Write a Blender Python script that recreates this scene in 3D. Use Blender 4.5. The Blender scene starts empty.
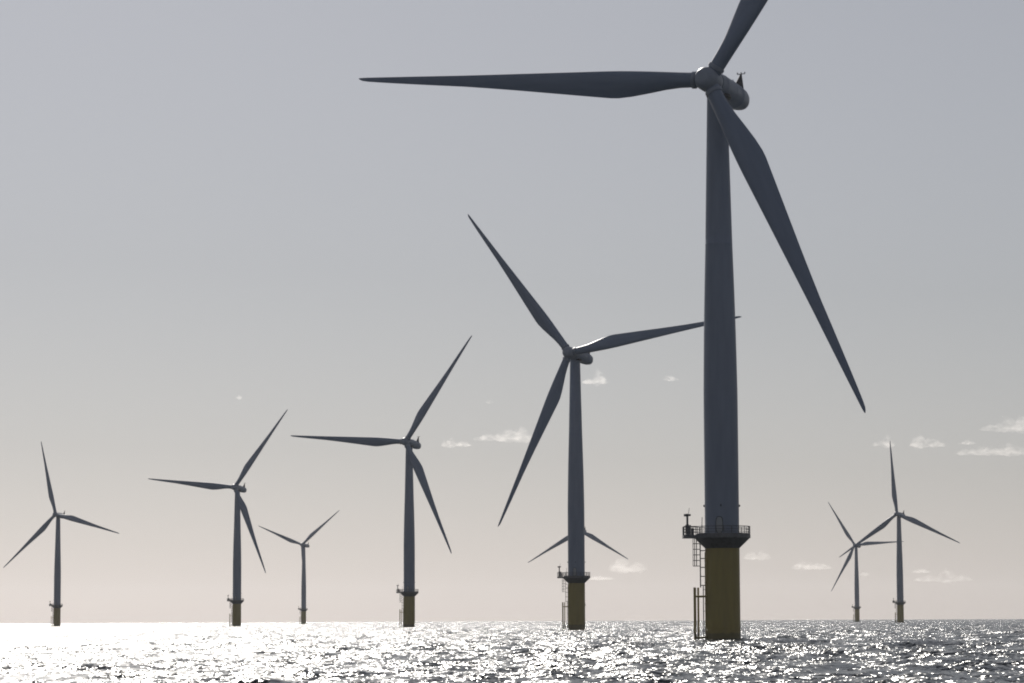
import bpy, bmesh, math, random
import numpy as np
from mathutils import Matrix, Vector, noise

R = math.radians
sc = bpy.context.scene
col = sc.collection
rng = np.random.default_rng(6)
random.seed(7)

# ------------------------------------------------------------------ camera
CAM_H = 3.1
cam_d = bpy.data.cameras.new("camera")
cam = bpy.data.objects.new("camera", cam_d)
col.objects.link(cam)
sc.camera = cam
cam_d.sensor_width = 36.0
cam_d.lens = 2863.7 / 1024.0 * 36.0
cam_d.clip_start = 0.5
cam_d.clip_end = 200000.0
cam.matrix_world = (Matrix.Translation((0, 0, CAM_H)) @ Matrix.Rotation(R(90 + 5.56), 4, 'X')
                    @ Matrix.Rotation(R(-0.249), 4, 'Z'))

# ------------------------------------------------------------------ sky and sun
SUN_EL, SUN_AZ = 32.5, -14.0        # azimuth from the view axis, negative = left
world = bpy.data.worlds.new("World")
sc.world = world
world.use_nodes = True
wn = world.node_tree
for n in list(wn.nodes):
    wn.nodes.remove(n)
w_out = wn.nodes.new('ShaderNodeOutputWorld')
w_bg = wn.nodes.new('ShaderNodeBackground')
sky = wn.nodes.new('ShaderNodeTexSky')
sky.sky_type = 'NISHITA'
sky.sun_disc = False
sky.sun_elevation = R(SUN_EL)
sky.sun_rotation = R(SUN_AZ)
sky.air_density = 1.3
sky.dust_density = 0.42
sky.ozone_density = 3.5
# the sky keeps its horizon colour just under the horizon line
w_tc = wn.nodes.new('ShaderNodeTexCoord')
w_mx = wn.nodes.new('ShaderNodeVectorMath')
w_mx.operation = 'MAXIMUM'
w_mx.inputs[1].default_value = (-2, -2, 0.004)
wn.links.new(w_tc.outputs['Generated'], w_mx.inputs[0])
wn.links.new(w_mx.outputs[0], sky.inputs[0])
w_hsv = wn.nodes.new('ShaderNodeHueSaturation')
w_hsv.inputs['Saturation'].default_value = 0.33
wn.links.new(sky.outputs[0], w_hsv.inputs['Color'])
w_tint = wn.nodes.new('ShaderNodeVectorMath')
w_tint.operation = 'MULTIPLY'
w_tint.inputs[1].default_value = (1.01, 0.982, 1.018)
w_gam = wn.nodes.new('ShaderNodeGamma')
w_gam.inputs[1].default_value = 0.88
wn.links.new(w_hsv.outputs[0], w_gam.inputs[0])
wn.links.new(w_gam.outputs[0], w_tint.inputs[0])
wn.links.new(w_tint.outputs[0], w_bg.inputs[0])
w_bg.inputs[1].default_value = 0.0645
wn.links.new(w_bg.outputs[0], w_out.inputs[0])

sun_d = bpy.data.lights.new("sun", 'SUN')
sun_d.energy = 5.0
sun_d.angle = R(0.53)
sun_d.color = (1.0, 0.95, 0.88)
sun = bpy.data.objects.new("sun", sun_d)
col.objects.link(sun)
sdir = Vector((math.sin(R(SUN_AZ)) * math.cos(R(SUN_EL)), math.cos(R(SUN_AZ)) * math.cos(R(SUN_EL)), math.sin(R(SUN_EL))))
sun.rotation_euler = sdir.to_track_quat('Z', 'Y').to_euler()

vs = sc.view_settings
vs.view_transform = 'Standard'
vs.look = 'None'
vs.gamma = 1.0
vs.exposure = 0.0
vs.use_curve_mapping = False
sc.cycles.volume_bounces = 2
sc.cycles.use_adaptive_sampling = False
sc.cycles.use_denoising = True
sc.cycles.denoising_prefilter = 'NONE'
sc.cycles.filter_width = 1.9
sc.cycles.max_bounces = 8
sc.cycles.sample_clamp_indirect = 0.7

# ------------------------------------------------------------------ materials
def new_mat(name):
    m = bpy.data.materials.new(name)
    m.use_nodes = True
    nt = m.node_tree
    for n in list(nt.nodes):
        nt.nodes.remove(n)
    return m, nt, nt.nodes.new('ShaderNodeOutputMaterial')

def paint(name, c1, c2, rough=0.45, scale=(0.6, 0.6, 0.08), metallic=0.0, band=None):
    """weathered paint: two close tones mixed by stretched noise; band = (height, colour) for a tide-stained foot"""
    m, nt, out = new_mat(name)
    N, L = nt.nodes.new, nt.links.new
    tc = N('ShaderNodeTexCoord')
    mp = N('ShaderNodeMapping')
    mp.inputs['Scale'].default_value = scale
    nz = N('ShaderNodeTexNoise')
    nz.inputs['Scale'].default_value = 2.0
    nz.inputs['Detail'].default_value = 6.0
    mix = N('ShaderNodeMix')
    mix.data_type = 'RGBA'
    mix.inputs[6].default_value = (*c1, 1)
    mix.inputs[7].default_value = (*c2, 1)
    L(tc.outputs['Object'], mp.inputs[0])
    L(mp.outputs[0], nz.inputs[0])
    ramp = N('ShaderNodeMapRange')
    ramp.inputs[1].default_value = 0.35
    ramp.inputs[2].default_value = 0.7
    L(nz.outputs[0], ramp.inputs[0])
    L(ramp.outputs[0], mix.inputs[0])
    colour = mix.outputs[2]
    if band:
        sep = N('ShaderNodeSeparateXYZ')
        L(tc.outputs['Object'], sep.inputs[0])
        n2 = N('ShaderNodeTexNoise')
        n2.inputs['Scale'].default_value = 1.3
        n2.inputs['Detail'].default_value = 5.0
        L(tc.outputs['Object'], n2.inputs[0])
        ad = N('ShaderNodeMath')
        ad.operation = 'MULTIPLY_ADD'
        ad.inputs[1].default_value = 0.9
        L(n2.outputs[0], ad.inputs[0])
        L(sep.outputs[2], ad.inputs[2])
        mr = N('ShaderNodeMapRange')
        mr.inputs[1].default_value = band[0] + 0.35
        mr.inputs[2].default_value = band[0] + 0.6
        mr.inputs[3].default_value = 1.0
        mr.inputs[4].default_value = 0.0
        L(ad.outputs[0], mr.inputs[0])
        mb = N('ShaderNodeMix')
        mb.data_type = 'RGBA'
        mb.inputs[7].default_value = (*band[1], 1)
        L(mr.outputs[0], mb.inputs[0])
        L(colour, mb.inputs[6])
        colour = mb.outputs[2]
    bs = N('ShaderNodeBsdfPrincipled')
    bs.inputs['Roughness'].default_value = rough
    bs.inputs['Metallic'].default_value = metallic
    L(colour, bs.inputs['Base Color'])
    L(bs.outputs[0], out.inputs[0])
    return m

M_TOWER = paint("grey_turbine_paint", (0.205, 0.24, 0.31), (0.18, 0.21, 0.275), 0.5)
M_BLADE = paint("grey_blade_gelcoat", (0.175, 0.215, 0.295), (0.155, 0.19, 0.26), 0.45, (0.5, 0.5, 0.06))
M_NAC = paint("grey_nacelle_shell", (0.25, 0.28, 0.34), (0.22, 0.25, 0.305), 0.42, (0.5, 0.5, 0.5))
M_YEL = paint("yellow_marine_paint", (0.305, 0.24, 0.08), (0.255, 0.2, 0.07), 0.5, (0.7, 0.7, 0.12), band=(0.9, (0.17, 0.14, 0.065)))
M_STEEL = paint("dark_galvanised_steel", (0.16, 0.165, 0.17), (0.11, 0.11, 0.115), 0.55, (1, 1, 1), 0.3)
M_DARK = paint("dark_fitting", (0.06, 0.06, 0.065), (0.04, 0.04, 0.045), 0.5, (1, 1, 1))
M_DOOR = paint("door_paint", (0.30, 0.32, 0.34), (0.26, 0.28, 0.30), 0.45, (1, 1, 1))

def sea_material():
    m, nt, out = new_mat("sea_water")
    N, L = nt.nodes.new, nt.links.new
    geo = N('ShaderNodeNewGeometry')
    tc = N('ShaderNodeTexCoord')
    acc = geo.outputs['Normal']
    # wind ripples too small for the mesh: slopes from noise at three sizes
    for scale, amp, st in SEA_RIPPLES:
        mp = N('ShaderNodeMapping')
        mp.inputs['Rotation'].default_value = (0, 0, R(20))
        mp.inputs['Scale'].default_value = (scale * st, scale, scale)
        nz = N('ShaderNodeTexNoise')
        nz.inputs['Scale'].default_value = 1.0
        nz.inputs['Detail'].default_value = 2.0
        L(tc.outputs['Object'], mp.inputs[0])
        L(mp.outputs[0], nz.inputs[0])
        sub = N('ShaderNodeVectorMath')
        sub.operation = 'SUBTRACT'
        sub.inputs[1].default_value = (0.5, 0.5, 0.5)
        L(nz.outputs['Color'], sub.inputs[0])
        mul = N('ShaderNodeVectorMath')
        mul.operation = 'MULTIPLY'
        mul.inputs[1].default_value = (amp, amp, 0)
        L(sub.outputs[0], mul.inputs[0])
        ad = N('ShaderNodeVectorMath')
        ad.operation = 'ADD'
        L(acc, ad.inputs[0])
        L(mul.outputs[0], ad.inputs[1])
        acc = ad.outputs[0]
    nn = N('ShaderNodeVectorMath')
    nn.operation = 'NORMALIZE'
    L(acc, nn.inputs[0])
    bs = N('ShaderNodeBsdfPrincipled')
    bs.inputs['Base Color'].default_value = (0.022, 0.03, 0.036, 1)
    bs.inputs['Roughness'].default_value = SEA_ROUGH
    bs.inputs['IOR'].default_value = 1.33
    L(nn.outputs[0], bs.inputs['Normal'])
    L(bs.outputs[0], out.inputs[0])
    return m

SEA_ROUGH = 0.24
SEA_RIPPLES = [(0.4, 1.4, 0.75), (1.8, 2.0, 0.75), (4.6, 2.4, 0.8)]

# ------------------------------------------------------------------ helpers
def tag(o, label=None, cat=None, group=None, kind=None):
    if label: o["label"] = label
    if cat: o["category"] = cat
    if group: o["group"] = group
    if kind: o["kind"] = kind
    return o

def link_mesh(name, verts, faces, mat, parent=None, smooth=False, auto=None):
    me = bpy.data.meshes.new(name)
    me.from_pydata(verts, [], faces)
    me.materials.append(mat)
    me.update()
    if smooth:
        me.polygons.foreach_set('use_smooth', [True] * len(me.polygons))
        if auto is not None:
            me.set_sharp_from_angle(angle=R(auto))
    o = bpy.data.objects.new(name, me)
    col.objects.link(o)
    if parent: o.parent = parent
    return o

class MB:
    """collects simple solids and links them as one mesh"""
    def __init__(self):
        self.v, self.f = [], []
    def add(self, v, f):
        n = len(self.v)
        self.v += [tuple(p) for p in v]
        self.f += [tuple(i + n for i in q) for q in f]
    def box(self, c, s, rz=0.0):
        ca, sa = math.cos(rz), math.sin(rz)
        v = []
        for z in (-.5, .5):
            for x, y in ((-.5, -.5), (.5, -.5), (.5, .5), (-.5, .5)):
                px, py = x * s[0], y * s[1]
                v.append((c[0] + px * ca - py * sa, c[1] + px * sa + py * ca, c[2] + z * s[2]))
        self.add(v, [(3, 2, 1, 0), (4, 5, 6, 7), (0, 1, 5, 4), (1, 2, 6, 5), (2, 3, 7, 6), (3, 0, 4, 7)])
    def lathe(self, prof, n=48, c=(0, 0, 0), close=True):
        v, f = [], []
        for r, z in prof:
            for i in range(n):
                a = 2 * math.pi * i / n
                v.append((c[0] + r * math.cos(a), c[1] + r * math.sin(a), c[2] + z))
        m = len(prof)
        for j in range(m - 1):
            for i in range(n):
                k = (i + 1) % n
                f.append((j * n + i, j * n + k, (j + 1) * n + k, (j + 1) * n + i))
        if close:
            f.append(tuple(range(n - 1, -1, -1)))
            f.append(tuple((m - 1) * n + i for i in range(n)))
        self.add(v, f)
    def tube(self, pts, r, n=8, closed=False, r_end=None):
        pts = [Vector(p) for p in pts]
        m = len(pts)
        v, f = [], []
        up = Vector((0.13, 0.21, 0.97)).normalized()
        for j, p in enumerate(pts):
            if closed:
                d = pts[(j + 1) % m] - pts[j - 1]
            else:
                d = pts[min(j + 1, m - 1)] - pts[max(j - 1, 0)]
            d.normalize()
            a = d.cross(up)
            if a.length < 0.2: a = d.cross(Vector((1, 0, 0)))
            a.normalize()
            b = d.cross(a)
            rr = r if r_end is None else r + (r_end - r) * j / (m - 1)
            for i in range(n):
                t = 2 * math.pi * i / n
                v.append(p + a * (rr * math.cos(t)) + b * (rr * math.sin(t)))
        for j in range(m if closed else m - 1):
            for i in range(n):
                k = (i + 1) % n
                j2 = (j + 1) % m
                f.append((j * n + k, j * n + i, j2 * n + i, j2 * n + k))
        if not closed:
            f.append(tuple(range(n)))
            f.append(tuple((m - 1) * n + i for i in range(n - 1, -1, -1)))
        self.add(v, f)
    def build(self, name, mat, parent=None, smooth=True, auto=35):
        return link_mesh(name, self.v, self.f, mat, parent, smooth, auto)

def arc(r, z, a0, a1, n):
    return [(r * math.cos(a0 + (a1 - a0) * i / n), r * math.sin(a0 + (a1 - a0) * i / n), z) for i in range(n + 1)]

# ------------------------------------------------------------------ the sea
WIND = R(20)       # waves run away from the camera and to the right
def build_sea():
    rr = [0.8]
    while rr[-1] < 55: rr.append(rr[-1] * 1.035)
    while rr[-1] < 9500: rr.append(rr[-1] * 1.0026)
    rr = np.array(rr)
    th = list(np.arange(-0.30, 0.30001, 0.0013))
    step, a = 0.0013, 0.30
    side = []
    while True:
        step = min(step * 1.25, 0.06)
        a += step
        if a > math.pi - 0.03: break
        side.append(a)
    th = np.array([-x for x in side[::-1]] + th + side)      # angle from +Y, clockwise
    nr, nt_ = len(rr), len(th)
    X = rr[:, None] * np.sin(th)[None, :]
    Y = rr[:, None] * np.cos(th)[None, :]
    dr = np.gradient(rr)[:, None] * np.ones((1, nt_))
    dt = rr[:, None] * np.gradient(th)[None, :]
    sp = np.maximum(dr, dt * 0.8)
    Z = np.zeros_like(X); DX = np.zeros_like(X); DY = np.zeros_like(X)
    nw = 90
    lam = np.exp(np.linspace(math.log(1.1), math.log(34), nw)) * rng.uniform(.95, 1.05, nw)
    for l in lam:
        spread = 0.75 if l < 6 else 0.5
        ang = WIND + rng.normal(0, spread)
        k = 2 * math.pi / l
        steep = SEA_STEEP * math.sqrt(2.0 / nw)
        if l > 6: steep *= (6 / l) ** 1.5
        amp = steep / k
        w = np.clip((l / sp - 2.2) / 2.0, 0, 1)
        if w.max() <= 0: continue
        kx, ky = k * math.sin(ang), k * math.cos(ang)
        ph = kx * X + ky * Y + rng.uniform(0, 2 * math.pi)
        s, c = np.sin(ph), np.cos(ph)
        Z += w * amp * c
        DX -= w * amp * 0.8 * math.sin(ang) * s
        DY -= w * amp * 0.8 * math.cos(ang) * s
    for l in np.linspace(14, 32, 9) * rng.uniform(.95, 1.05, 9):      # low swell
        ang = WIND + rng.normal(0, .28)
        k = 2 * math.pi / l
        w = np.clip((l / sp - 2.2) / 2.0, 0, 1)
        Z += w * SWELL * math.sqrt(2 / 9) * np.cos(k * math.sin(ang) * X + k * math.cos(ang) * Y + rng.uniform(0, 6.28))
    print("SEA std height", Z[200:500].std())
    V = np.stack([X + DX, Y + DY, Z], -1).reshape(-1, 3).astype(np.float32)
    i = np.arange(nr - 1)[:, None]; j = np.arange(nt_)[None, :]
    j2 = (j + 1) % nt_                                   # closes behind the camera
    F = np.stack([i * nt_ + j, (i + 1) * nt_ + j, (i + 1) * nt_ + j2 + 0 * i, i * nt_ + j2 + 0 * i], -1)
    F = F[:, :, ::-1].reshape(-1, 4)
    me = bpy.data.meshes.new("sea")
    me.vertices.add(len(V)); me.vertices.foreach_set('co', V.ravel())
    me.loops.add(F.size); me.loops.foreach_set('vertex_index', F.ravel().astype(np.int32))
    me.polygons.add(len(F))
    me.polygons.foreach_set('loop_start', np.arange(0, F.size, 4, dtype=np.int32))
    me.polygons.foreach_set('use_smooth', np.ones(len(F), dtype=bool))
    me.update(calc_edges=True)
    me.materials.append(sea_material())
    o = bpy.data.objects.new("sea", me)
    col.objects.link(o)
    tag(o, kind='structure')
    return o
SEA_STEEP = 0.20
SWELL = 0.22
build_sea()

# ------------------------------------------------------------------ haze over the sea
def build_haze(density):
    mb = MB()
    mb.box((0, 0, 69.5), (24000, 24000, 151))
    m, nt, out = new_mat("sea_haze")
    pv = nt.nodes.new('ShaderNodeVolumePrincipled')
    pv.inputs['Color'].default_value = (0.92, 0.93, 0.96, 1)
    pv.inputs['Density'].default_value = density
    pv.inputs['Anisotropy'].default_value = 0.35
    nt.links.new(pv.outputs[0], out.inputs['Volume'])
    o = mb.build("haze", m, smooth=False)
    tag(o, kind='stuff')
HAZE = 1.8e-5
if HAZE: build_haze(HAZE)

# ------------------------------------------------------------------ wind turbine
HUB_H, OVERHANG, TILT, CONE = 78.32, 3.9, R(4.5), R(2)
TP_TOP, DECK = 12.9, 14.64

def foundation(root):
    mb = MB()
    prof = [(2.42, -5), (2.42, 1.25), (2.47, 1.27), (2.47, 1.42), (2.42, 1.44)]
    prof += [(2.42, 5.0), (2.435, 5.03), (2.435, 5.1), (2.42, 5.13), (2.42, 9.0), (2.435, 9.03), (2.435, 9.1), (2.42, 9.13), (2.42, TP_TOP - .15)]
    mb.lathe(prof, 64)
    fo = mb.build("foundation", M_YEL, root, auto=12)
    m2 = MB()
    for a in (R(200), R(320)):                               # cable tubes clamped to the shell
        x, y = 2.62 * math.cos(a), 2.62 * math.sin(a)
        if a < R(250):
            m2.tube([(x, y, -4), (x, y, 12.2)], 0.09, 10)
            for z in (2.2, 5.05, 8.0, 11.0): m2.box((x * .97, y * .97, z), (.3, .3, .12), a)
    m2.build("cable_tube", M_YEL, fo)
    return fo

def platform(root):
    mb = MB()
    mb.lathe([(2.40, TP_TOP - .148), (2.46, TP_TOP - .1), (3.86, 14.16), (3.97, 14.18), (3.97, DECK)], 48)
    pl = mb.build("platform", M_STEEL, root, auto=25)
    ext = MB()                                                # laydown deck on the ladder side
    ext.box((-4.35, 0, 14.40), (2.3, 3.3, .42))
    ext.build("laydown_deck", M_STEEL, pl, auto=30)
    ra = MB()
    rad, top = 3.9, DECK
    a0, a1 = R(-157), R(157)
    ex = [(-5.42, 1.57), (-5.42, -1.57)]
    for h, r in ((1.16, .055), (.78, .04), (.4, .04)):
        pts = arc(rad, top + h, a0, a1, 40)
        pts = pts + [(x, y, top + h) for x, y in ex]
        ra.tube(pts, r, 6, closed=True)
    kick = arc(rad, top + .08, a0, a1, 40)
    for p, q in zip(kick, kick[1:]):
        mx, my = (p[0] + q[0]) / 2, (p[1] + q[1]) / 2
        ra.box((mx, my, top + .09), (.03, math.dist(p, q) * 1.02, .18), math.atan2(my, mx))
    npost = 19
    for i in range(npost + 1):
        a = a0 + (a1 - a0) * i / npost
        x, y = rad * math.cos(a), rad * math.sin(a)
        ra.tube([(x, y, top - .05), (x, y, top + 1.16)], .055, 6)
    for x in (-5.42, -4.6):
        for y in (-1.57, 1.57): ra.tube([(x, y, top - .05), (x, y, top + 1.16)], .055, 6)
    for y in (-.78, .0, .78): ra.tube([(-5.42, y, top - .05), (-5.42, y, top + 1.16)], .055, 6)
    ra.build("railing", M_STEEL, pl, auto=40)
    dc = MB()                                                 # davit crane on the laydown deck
    dc.lathe([(.34, 0), (.34, .08), (.2, .12), (.2, 1.5), (.15, 1.55), (.15, 2.6), (.2, 2.62), (.2, 2.95)], 16, (-4.9, -.7, top))
    dc.tube([(-5.35, -.85, top + 2.72), (-4.45, -.55, top + 2.78)], .15, 10)
    dc.box((-5.2, -.8, top + 2.75), (.35, .34, .34))
    dc.box((-4.55, -.58, top + 2.78), (.25, .25, .25))
    dc.tube([(-4.75, -.65, top + 2.85), (-4.68, -.6, top + 3.3), (-4.6, -.58, top + 3.75)], .035, 6)
    dc.build("davit_crane", M_STEEL, pl)
    cb = MB()
    cb.box((-4.75, .35, top + .68), (.75, .6, 1.3)); cb.box((-4.75, .35, top + 1.36), (.85, .7, .07))
    cb.box((-4.1, .8, top + .5), (.4, .5, 1.0))
    cb.build("control_cabinet", M_STEEL, pl, smooth=False)
    an = MB()
    an.tube([(-2.9, -1.2, top), (-2.9, -1.2, top + 1.2), (-2.86, -1.2, top + 2.45)], .05, 6)
    an.lathe([(.09, 0), (.09, .25)], 10, (-2.9, -1.2, top + 1.1))
    an.build("antenna", M_STEEL, pl)
    return pl

def tower(root):
    mb = MB()
    r0, r1, z0, z1 = 2.40, 1.45, DECK - .02, HUB_H - 1.55
    def rad(z):                                               # straight lower third, then tapering
        zk = 34.0
        t = max(0.0, (z - zk) / (z1 - zk))
        return r0 + (r1 - r0) * (t - 0.06 * math.sin(math.pi * min(1.0, 2 * t)) * (t < .5))
    zs = np.linspace(z0, z1, 26)
    seams = (z0 + 20.5, z0 + 41.0)
    prof = [(rad(z), z) for z in zs]
    for s in seams:
        prof += [(rad(s) , s - .1), (rad(s) + .012, s - .08), (rad(s) + .012, s + .08), (rad(s), s + .1)]
    prof.sort(key=lambda p: p[1])
    mb.lathe(prof, 64)
    tw = mb.build("tower", M_TOWER, root, auto=30)
    lr = rad(19.0)
    for a in (R(-97), R(2), R(178)):
        lm = MB()
        x, y = (lr + .1) * math.cos(a), (lr + .1) * math.sin(a)
        lm.box((x * .985, y * .985, 18.6), (.22, .2, .07), a)
        lm.lathe([(.07, 0), (.09, .03), (.09, .2), (.05, .25)], 12, (x * 1.0, y * 1.0, 18.63))
        lm.build("marker_lamp", M_DARK, tw)
    dr = MB()                                                 # oval access door with raised frame
    ad = R(-103)
    def surf(u, z, off):
        r = rad(z) + off
        a = ad + u / r
        return (r * math.cos(a), r * math.sin(a), z)
    cx = []
    for i in range(40):
        t = 2 * math.pi * i / 40
        u = .45 * math.copysign(abs(math.cos(t)) ** .55, math.cos(t))
        z = DECK + 1.35 + 1.1 * math.copysign(abs(math.sin(t)) ** .7, math.sin(t))
        cx.append((u, z))
    v = [surf(u, z, .03) for u, z in cx] + [surf(0, DECK + 1.35, .035)]
    f = [(i, (i + 1) % 40, 40) for i in range(40)]
    n = len(v)
    v += [surf(u, z, -.05) for u, z in cx]
    f += [(i, n + i, n + (i + 1) % 40, (i + 1) % 40) for i in range(40)]
    dr.add(v, f)
    door = dr.build("door", M_DOOR, tw)
    fr = MB()
    fr.tube([surf(u * 1.08, DECK + 1.35 + (z - DECK - 1.35) * 1.04, .03) for u, z in cx], .05, 6, closed=True)
    fr.build("door_frame", M_DARK, door)
    return tw

def ladder(root):
    x = -3.1
    la = MB()
    for y in (-.26, .26): la.tube([(x, y, 7.3), (x, y, DECK + 1.1)], .075, 6)
    z = 7.5
    while z < DECK:
        la.tube([(x, -.26, z), (x, .26, z)], .022, 6)
        z += .3
    for z in (7.6, 8.85, 10.1, 11.35, 12.45):
        for y in (-.26, .26): la.tube([(x, y, z), (-2.36, y, z)], .065, 6)
    lo = la.build("ladder", M_STEEL, root)
    cg = MB()
    def hoop(z): return [(x, .3, z)] + [(x - .52 - .5 * math.sin(t), .42 * math.cos(t), z) for t in np.linspace(.0, math.pi, 11)] + [(x, -.3, z)]
    for z in np.arange(10.3, 14.2, .78): cg.tube(hoop(z), .05, 6)
    for k in (1, 3, 6, 9, 11):
        p = hoop(10.3)[k]
        cg.tube([(p[0], p[1], 10.3), (p[0], p[1], 14.2)], .04, 6)
    cg.build("ladder_cage", M_STEEL, lo)

def boat_landing(root):
    bl = MB()
    near, far = (-3.98, -.95), (-3.38, .95)
    bl.tube([(-3.98, -.95, -4), (-3.98, -.95, 7.3)], .19, 14)
    bl.tube([(-3.38, .95, -4), (-3.38, .95, 7.3)], .14, 14)
    for z in (6.05, .35):
        bl.tube([(-3.98, -.95, z), (-2.2, -.75, z)], .14, 8)
        bl.tube([(-3.38, .95, z), (-2.2, .75, z)], .14, 8)
    bl.tube([(-3.98, -.95, 6.05), (-3.38, .95, 6.05)], .07, 8)
    bo = bl.build("boat_landing", M_YEL, root)
    ll = MB()
    for y in (-.26, .26): ll.tube([(-2.72, y, .5), (-2.72, y, 7.6)], .06, 6)
    z = .8
    while z < 7.5:
        ll.tube([(-2.72, -.26, z), (-2.72, .26, z)], .02, 6)
        z += .3
    for z in (1.0, 4.0, 7.0):
        for y in (-.26, .26): ll.tube([(-2.72, y, z), (-2.36, y, z)], .035, 6)
    ll.build("boarding_ladder", M_STEEL, bo)

def nacelle(root):
    """axis along +Y (downwind); origin on the rotor axis above the tower"""
    n = 40
    secs = [(-2.25, 1.35, 0), (-2.2, 1.58, 0), (-1.6, 1.68, 0), (-.62, 1.71, 0), (-.6, 1.735, 0), (-.5, 1.735, 0), (-.48, 1.71, 0), (2.2, 1.73, -.03), (2.22, 1.755, -.03), (2.32, 1.755, -.03), (2.34, 1.73, -.03), (4.6, 1.68, -.06), (4.62, 1.70, -.06), (4.72, 1.70, -.06), (4.74, 1.67, -.06), (6.2, 1.58, -.08), (7.1, 1.36, -.1), (7.6, 1.0, -.1), (7.8, .5, -.1)]
    v, f = [], []
    for y, r, dz in secs:
        for i in range(n):
            a = 2 * math.pi * i / n
            cx, cz = math.cos(a), math.sin(a)
            e = 0.86
            v.append((r * math.copysign(abs(cx) ** e, cx), y, dz + r * math.copysign(abs(cz) ** e, cz)))
    for j in range(len(secs) - 1):
        for i in range(n):
            k = (i + 1) % n
            f.append((j * n + k, j * n + i, (j + 1) * n + i, (j + 1) * n + k))
    f.append(tuple(range(n))); f.append(tuple((len(secs) - 1) * n + i for i in range(n - 1, -1, -1)))
    na = link_mesh("nacelle", v, f, M_NAC, root, True, 50)
    yb = MB()
    yb.lathe([(1.56, -1.62), (1.6, -1.58), (1.6, -1.2)], 40)
    yb.build("yaw_bearing", M_DARK, na)
    ms = MB()                                                 # wind sensor mast: a tapered frame with a crossarm
    base = [(-.9, 5.9, 1.1), (.9, 5.9, 1.1), (.0, 6.95, .9)]
    apex = Vector((0.0, 6.9, 3.95))
    for b in base: ms.tube([b, apex], .09, 6)
    for t in (.2, .4, .6, .8):
        q = [Vector(b).lerp(apex, t) for b in base]
        for a_, b_ in ((0, 1), (1, 2), (2, 0)): ms.tube([q[a_], q[b_]], .05, 6)
    pl = [Vector(b).lerp(apex, .08) for b in base] + [Vector(b).lerp(apex, .93) for b in base]
    ms.add(pl, [(0, 1, 4, 3), (1, 2, 5, 4), (2, 0, 3, 5), (2, 1, 0), (3, 4, 5)])
    ms.tube([(-.62, 6.9, 3.92), (.62, 6.9, 3.92)], .06, 6)
    for x in (-.58, 0, .58):
        ms.tube([(x, 6.9, 3.92), (x, 6.9, 4.1)], .035, 6)
        ms.lathe([(.1, 0), (.1, .1)], 8, (x, 6.9, 4.05))
    ms.build("sensor_mast", M_DARK, na)
    ht = MB()
    ht.box((0, 1.2, 1.72), (1.1, 1.3, .16)); ht.tube([(-.7, 2.9, 1.85), (.7, 2.9, 1.85)], .04, 6)
    for x in (-.7, .7): ht.tube([(x, 2.9, 1.85), (x, 2.9, 1.4)], .04, 6)
    ht.build("roof_hatch", M_NAC, na)
    return na

def hub(root):
    """axis along -Y (upwind); origin at the rotor centre"""
    mb = MB()
    prof = [(1.45, -1.62), (1.60, -1.5), (1.68, -.9), (1.70, 0), (1.70, .85), (1.66, .9), (1.56, 1.35), (1.32, 1.72), (1.0, 1.93), (.55, 2.05), (.15, 2.08)]
    mb.lathe(prof, 48)
    mb.v = [(x, -z, y) for x, y, z in mb.v]                   # lathe axis z -> -y
    h = mb.build("rotor_hub", M_NAC, root, auto=50)
    return h

BL = [(1.2, 1.08, 1.08, 1.0), (2.6, 1.08, 1.08, 1.0), (4.2, 1.10, 1.16, .93), (6.2, 1.15, 1.45, .74), (8.6, 1.21, 1.95, .54), (11.2, 1.25, 2.45, .40), (13.2, 1.25, 2.70, .33),
      (14.4, 1.23, 2.71, .31), (16.0, 1.19, 2.60, .29), (20, 1.05, 2.32, .26), (24.5, .90, 2.0, .235), (29, .75, 1.68, .215), (33, .61, 1.43, .20), (37, .48, 1.20, .19),
      (41, .38, 1.06, .18), (44.6, .29, .92, .175), (48, .20, .78, .17), (50.5, .13, .66, .17), (52.4, .08, .55, .17), (53.2, .05, .46, .17), (53.6, .02, .33, .17), (53.85, -.02, .2, .17), (53.95, -.05, .1, .2)]
def blade(root):
    """span along +Z, leading edge towards +X, upwind side -Y"""
    n = 36
    v, f = [], []
    for r, le, te, th in BL:
        c = le + te
        circ = max(0.0, min(1.0, (th - .33) / .62))
        tw = R(11.0) * (1 - r / 54.0) ** 1.6
        for i in range(n):
            a = 2 * math.pi * i / n
            s = (1 - math.cos(a)) / 2                        # 0 at leading edge, 1 at trailing edge
            yt = 5 * th * (.2969 * math.sqrt(s) - .1260 * s - .3516 * s ** 2 + .2843 * s ** 3 - .1036 * s ** 4) * c
            yc = 0.5 * th * c * math.sin(a)
            y = (1 - circ) * math.copysign(yt, math.sin(a)) + circ * yc
            y -= (1 - circ) * .02 * c * math.sin(math.pi * s)
            x = le - s * c
            v.append((x * math.cos(tw) + y * math.sin(tw), -x * math.sin(tw) + y * math.cos(tw), r))
    for j in range(len(BL) - 1):
        for i in range(n):
            k = (i + 1) % n
            f.append((j * n + i, j * n + k, (j + 1) * n + k, (j + 1) * n + i))
    f.append(tuple(range(n - 1, -1, -1))); f.append(tuple((len(BL) - 1) * n + i for i in range(n)))
    b = link_mesh("blade", v, f, M_BLADE, root, True, 60)
    cl = MB()
    cl.lathe([(1.09, 1.75), (1.24, 1.8), (1.24, 2.28), (1.09, 2.33)], 36)
    cl.build("blade_collar", M_NAC, b)
    return b

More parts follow.
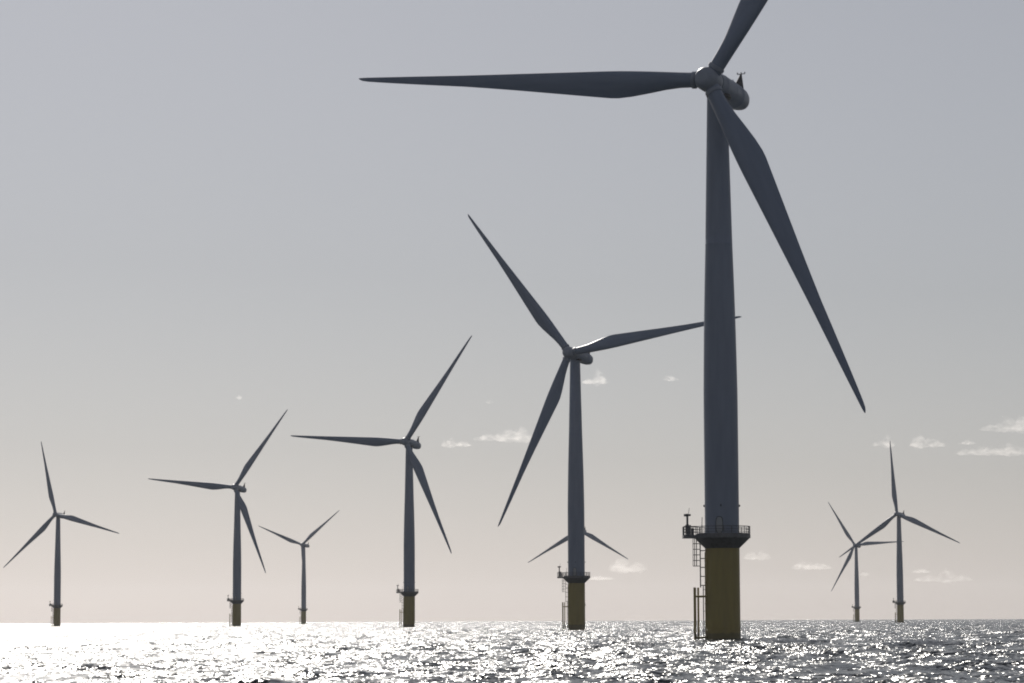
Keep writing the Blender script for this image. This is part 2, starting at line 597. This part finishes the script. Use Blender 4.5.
DRIVE = 7.0
def pose(parts, yaw, az):
    """nacelle and rotor of one turbine, yaw in degrees to the left, az of the first blade (counter-clockwise from the right)"""
    top = Matrix.Translation((0, 0, HUB_H)) @ Matrix.Rotation(-R(yaw), 4, 'Z') @ Matrix.Rotation(-TILT, 4, 'X')
    rot = top @ Matrix.Translation((0, -OVERHANG, 0))
    drive = rot @ Matrix.Rotation(-R(DRIVE), 4, 'Z') @ Matrix.Rotation(R(-1.8), 4, 'X')   # shaft line
    parts['nacelle'].matrix_local = drive @ Matrix.Translation((0, OVERHANG, 0))
    parts['hub'].matrix_local = drive @ Matrix.Rotation(-R(az - 90), 4, 'Y')
    for k, b in enumerate(parts['blades']):
        b.matrix_local = rot @ Matrix.Rotation(-R(az - 90 + 120 * k), 4, 'Y') @ Matrix.Rotation(CONE, 4, 'X')

def make_turbine():
    root = bpy.data.objects.new("wind_turbine", None)
    col.objects.link(root)
    root.empty_display_size = 3
    foundation(root); platform(root); tower(root); ladder(root); boat_landing(root)
    return root, {'nacelle': nacelle(root), 'hub': hub(root), 'blades': [blade(root) for _ in range(3)]}

def copy_tree(o, parent=None):
    c = o.copy()
    col.objects.link(c)
    if parent: c.parent = parent
    for ch in list(o.children): copy_tree(ch, c)
    return c

GROUP = "offshore wind turbines standing in the sea"
TURBINES = [   # x, distance, yaw, azimuth, label
    (29.35, 402.39, 22.22, 175.76, "largest, nearest wind turbine, one blade level and one cut off by the top edge"),
    (18.15, 822.09, 25.56, 7.86, "second largest wind turbine, its right blade running behind the nearest tower"),
    (-44.29, 1226.32, 21.35, 55.74, "mid-sized wind turbine left of the second largest one, with a level left blade"),
    (-156.39, 1628.01, 18.50, 53.71, "second wind turbine from the left edge, one blade nearly level, over bright glitter"),
    (-208.34, 2860.54, 25.14, 38.32, "small distant turbine, upper blades in a wide V, third blade along its tower"),
    (-321.36, 2026.70, 19.35, 104.14, "leftmost wind turbine, one blade pointing almost straight up over the whitest glitter"),
    (281.22, 2088.88, 28.13, 95.30, "rightmost wind turbine, one blade upright and one crossing a smaller turbine's hub"),
    (354.74, 2966.50, 27.11, 122.66, "small far wind turbine whose hub is crossed by the rightmost turbine's blade"),
    (57.8, 2450.0, 25.0, 90.94, "far wind turbine hidden behind the second largest tower, two blades drooping out on either side"),
]
proto, pparts = make_turbine()
for i, (x, d, yaw, az, lab) in enumerate(TURBINES):
    if i == 0:
        t, parts = proto, pparts
    else:
        t = copy_tree(proto)
        kids = list(t.children)
        kind = lambda n: [k for k in kids if k.name.split('.')[0] == n]
        parts = {'nacelle': kind('nacelle')[0], 'hub': kind('rotor_hub')[0], 'blades': kind('blade')}
    t.location = (x, d, {0: 0.25, 1: 0.85, 2: 0.65, 8: 1.1}.get(i, 0.25))
    pose(parts, yaw, az)
    tag(t, lab, "wind turbine", GROUP)

# ------------------------------------------------------------------ small clouds far beyond the horizon
def cloud_material(name, dens, H, seed):
    """wisps: density from noise with lumps about as large as the cloud is tall"""
    m, nt, out = new_mat(name)
    N, L = nt.nodes.new, nt.links.new
    tc = N('ShaderNodeTexCoord')
    mp = N('ShaderNodeMapping')
    mp.inputs['Location'].default_value = (seed * 3.7, seed * 1.9, 0)
    mp.inputs['Scale'].default_value = (.55 / H, .3 / H, 1.1 / H)
    nz = N('ShaderNodeTexNoise')
    nz.inputs['Scale'].default_value = 2.2
    nz.inputs['Detail'].default_value = 4.0
    nz.inputs['Roughness'].default_value = 0.6
    mr = N('ShaderNodeMapRange')
    mr.inputs[1].default_value = 0.38
    mr.inputs[2].default_value = 0.68
    mr.inputs[4].default_value = dens
    L(tc.outputs['Object'], mp.inputs[0]); L(mp.outputs[0], nz.inputs[0]); L(nz.outputs[0], mr.inputs[0])
    pv = N('ShaderNodeVolumePrincipled')
    pv.inputs['Color'].default_value = (0.985, 0.965, 0.945, 1)
    pv.inputs['Anisotropy'].default_value = 0.6
    L(mr.outputs[0], pv.inputs['Density'])
    L(pv.outputs[0], out.inputs['Volume'])
    return m

CLOUD_T = 0.28
def cloud(el_deg, az_deg, w_deg, h_deg, lumps, label, seed):
    """a flat-based heap of lumps about a kilometre up; angles place it in the sky as seen from the boat"""
    alt = 1000.0
    D = alt / math.tan(R(el_deg))
    W, H = D * R(w_deg), D * R(h_deg)
    depth = min(W * .8, 600.0)
    nx, ny = max(24, int(56)), 20
    rs = random.Random(seed)
    def lumpsum(x, y):                                        # 0..1 height of the top over the base
        t = 0.0
        for cx, cy, r, hh in lumps_:
            q = ((x - cx) / r) ** 2 + ((y - cy) / (r * 1.3)) ** 2
            t = max(t, hh * max(0.0, 1 - q) ** 1.1)
        return t
    lumps_ = []
    for lx, lr, lh in lumps:
        lumps_.append((lx, 0.0, lr, lh))
        for _ in range(4):
            lumps_.append((lx + rs.uniform(-.9, .9) * lr, rs.uniform(-.4, .4), lr * rs.uniform(.35, .6), lh * rs.uniform(.45, .85)))
    top, bot = [], []
    for j in range(ny + 1):
        for i in range(nx + 1):
            x = -1.2 + 2.4 * i / nx; y = -1.2 + 2.4 * j / ny
            p = Vector((x * W * .5, y * depth * .5, 0)) / (H * .55)
            wob = noise.fractal(p + Vector((seed * 7.1, 0, 0)), .9, 2.1, 4)
            z = lumpsum(x + .06 * wob, y + .15 * wob)
            zt = z * (1 + .45 * wob) * H
            zb = -z * .3 * H * (1 + .8 * noise.fractal(p * 1.7 + Vector((3, 9, seed)), .9, 2.1, 3))
            top.append((x * W * .5, y * depth * .5, max(zt, 0) + .5)); bot.append((x * W * .5, y * depth * .5, min(zb, 0) - .5))
    v = top + bot
    n = len(top)
    q = lambda i, j: j * (nx + 1) + i
    f = []
    use = {}
    for j in range(ny):
        for i in range(nx):
            c = (q(i, j), q(i + 1, j), q(i + 1, j + 1), q(i, j + 1))
            if max(v[k][2] for k in c) > 1.5:
                use[(i, j)] = True
                f.append(c); f.append(tuple(n + k for k in reversed(c)))
    for (i, j) in use:
        for (di, dj, a, b) in ((0, -1, (i, j), (i + 1, j)), (1, 0, (i + 1, j), (i + 1, j + 1)), (0, 1, (i + 1, j + 1), (i, j + 1)), (-1, 0, (i, j + 1), (i, j))):
            if (i + di, j + dj) not in use:
                ka, kb = q(*a), q(*b)
                f.append((kb, ka, n + ka, n + kb))
    o = link_mesh("cloud", v, f, cloud_material("thin_cloud", 3.4 / W ** .5 / min(W * .8, 600.0) ** .5 * CLOUD_T * min(1.0, w_deg / .65), H, seed), None, True)
    az = R(az_deg)
    o.location = (D * math.sin(az), D * math.cos(az), alt)
    o.rotation_euler = (0, 0, -az)
    tag(o, label, "cloud", "small pale clouds low over the horizon")

PPD = 2863.7 * R(1)        # picture scale, px per degree
CLOUDS = [ # px x, px y of the base, width, height, lumps (x, radius, height), label
    (596, 382, 28, 11, [(.25, .6, 1), (-.55, .5, .4)], "small bright cloud just right of the second largest turbine's nacelle"),
    (671, 379, 15, 5, [(0, .8, .9), (.6, .4, .4)], "tiny cloud alone left of the nearest tower, level with the second largest hub"),
    (489, 402, 9, 4, [(0, .8, .7)], "faint speck of cloud left of the second largest turbine's lower blade"),
    (458, 445, 30, 8, [(-.5, .45, 1), (.3, .6, .5)], "small puff at the left end of the cloud streak beside the mid-sized turbine"),
    (505, 439, 58, 12, [(-.6, .4, .5), (.1, .5, .8), (.6, .45, 1)], "long low cloud streak left of the second largest turbine's lower blade"),
    (240, 398, 11, 5, [(-.1, .7, .7)], "faint speck of cloud above the turbine with bright glitter at its foot"),
    (884, 445, 25, 10, [(.3, .6, 1), (-.6, .4, .4)], "small round cloud behind the upright blade tip of the rightmost turbine"),
    (924, 445, 40, 11, [(-.25, .5, 1), (.45, .5, .6)], "two-humped cloud right of the rightmost turbine's upright blade tip"),
    (968, 443, 18, 4, [(0, .9, .8)], "thin sliver of cloud between the two-humped cloud and the right edge"),
    (1008, 429, 50, 14, [(-.6, .4, .4), (0, .5, .9), (.6, .5, 1)], "topmost cloud at the right edge, a white heap with flat base"),
    (995, 453, 74, 10, [(-.75, .3, .5), (-.2, .5, .7), (.4, .4, 1), (.8, .3, .6)], "long cloud bank at the right edge under the white heap"),
    (757, 558, 26, 8, [(-.4, .5, .8), (.35, .5, 1)], "small faint cloud just right of the nearest turbine's railing"),
    (811, 568, 40, 8, [(-.45, .5, 1), (.4, .6, .6)], "pale low cloud between the nearest base and the smaller right turbine"),
    (865, 575, 12, 4, [(0, .9, .8)], "faint scrap of cloud between the two right turbines' towers"),
    (943, 580, 54, 11, [(.15, .5, 1), (-.6, .5, .45), (.7, .4, .5)], "low humped cloud right of the rightmost turbine's tower"),
    (921, 572, 22, 4, [(0, .9, .8)], "thin cloud strip above the low humped cloud by the rightmost tower"),
    (627, 570, 44, 12, [(-.2, .6, 1), (.5, .5, .7)], "low humped cloud under the right drooping blade of the half-hidden turbine"),
    (598, 579, 30, 4, [(0, .9, .8)], "thin cloud strip right of the second largest turbine's platform"),
]
for k, (px, py, w, h, lu, lab) in enumerate(CLOUDS):
    xs, ys = px - 512, 341.5 - py
    # picture position -> direction in the world, so the cloud gets its place in the sky
    d = cam.matrix_world.to_3x3() @ Vector((xs / 2863.7, ys / 2863.7, -1)).normalized()
    cloud(math.degrees(math.asin(d.z)), math.degrees(math.atan2(d.x, d.y)), w / PPD, h / PPD, lu, lab, k + 3)
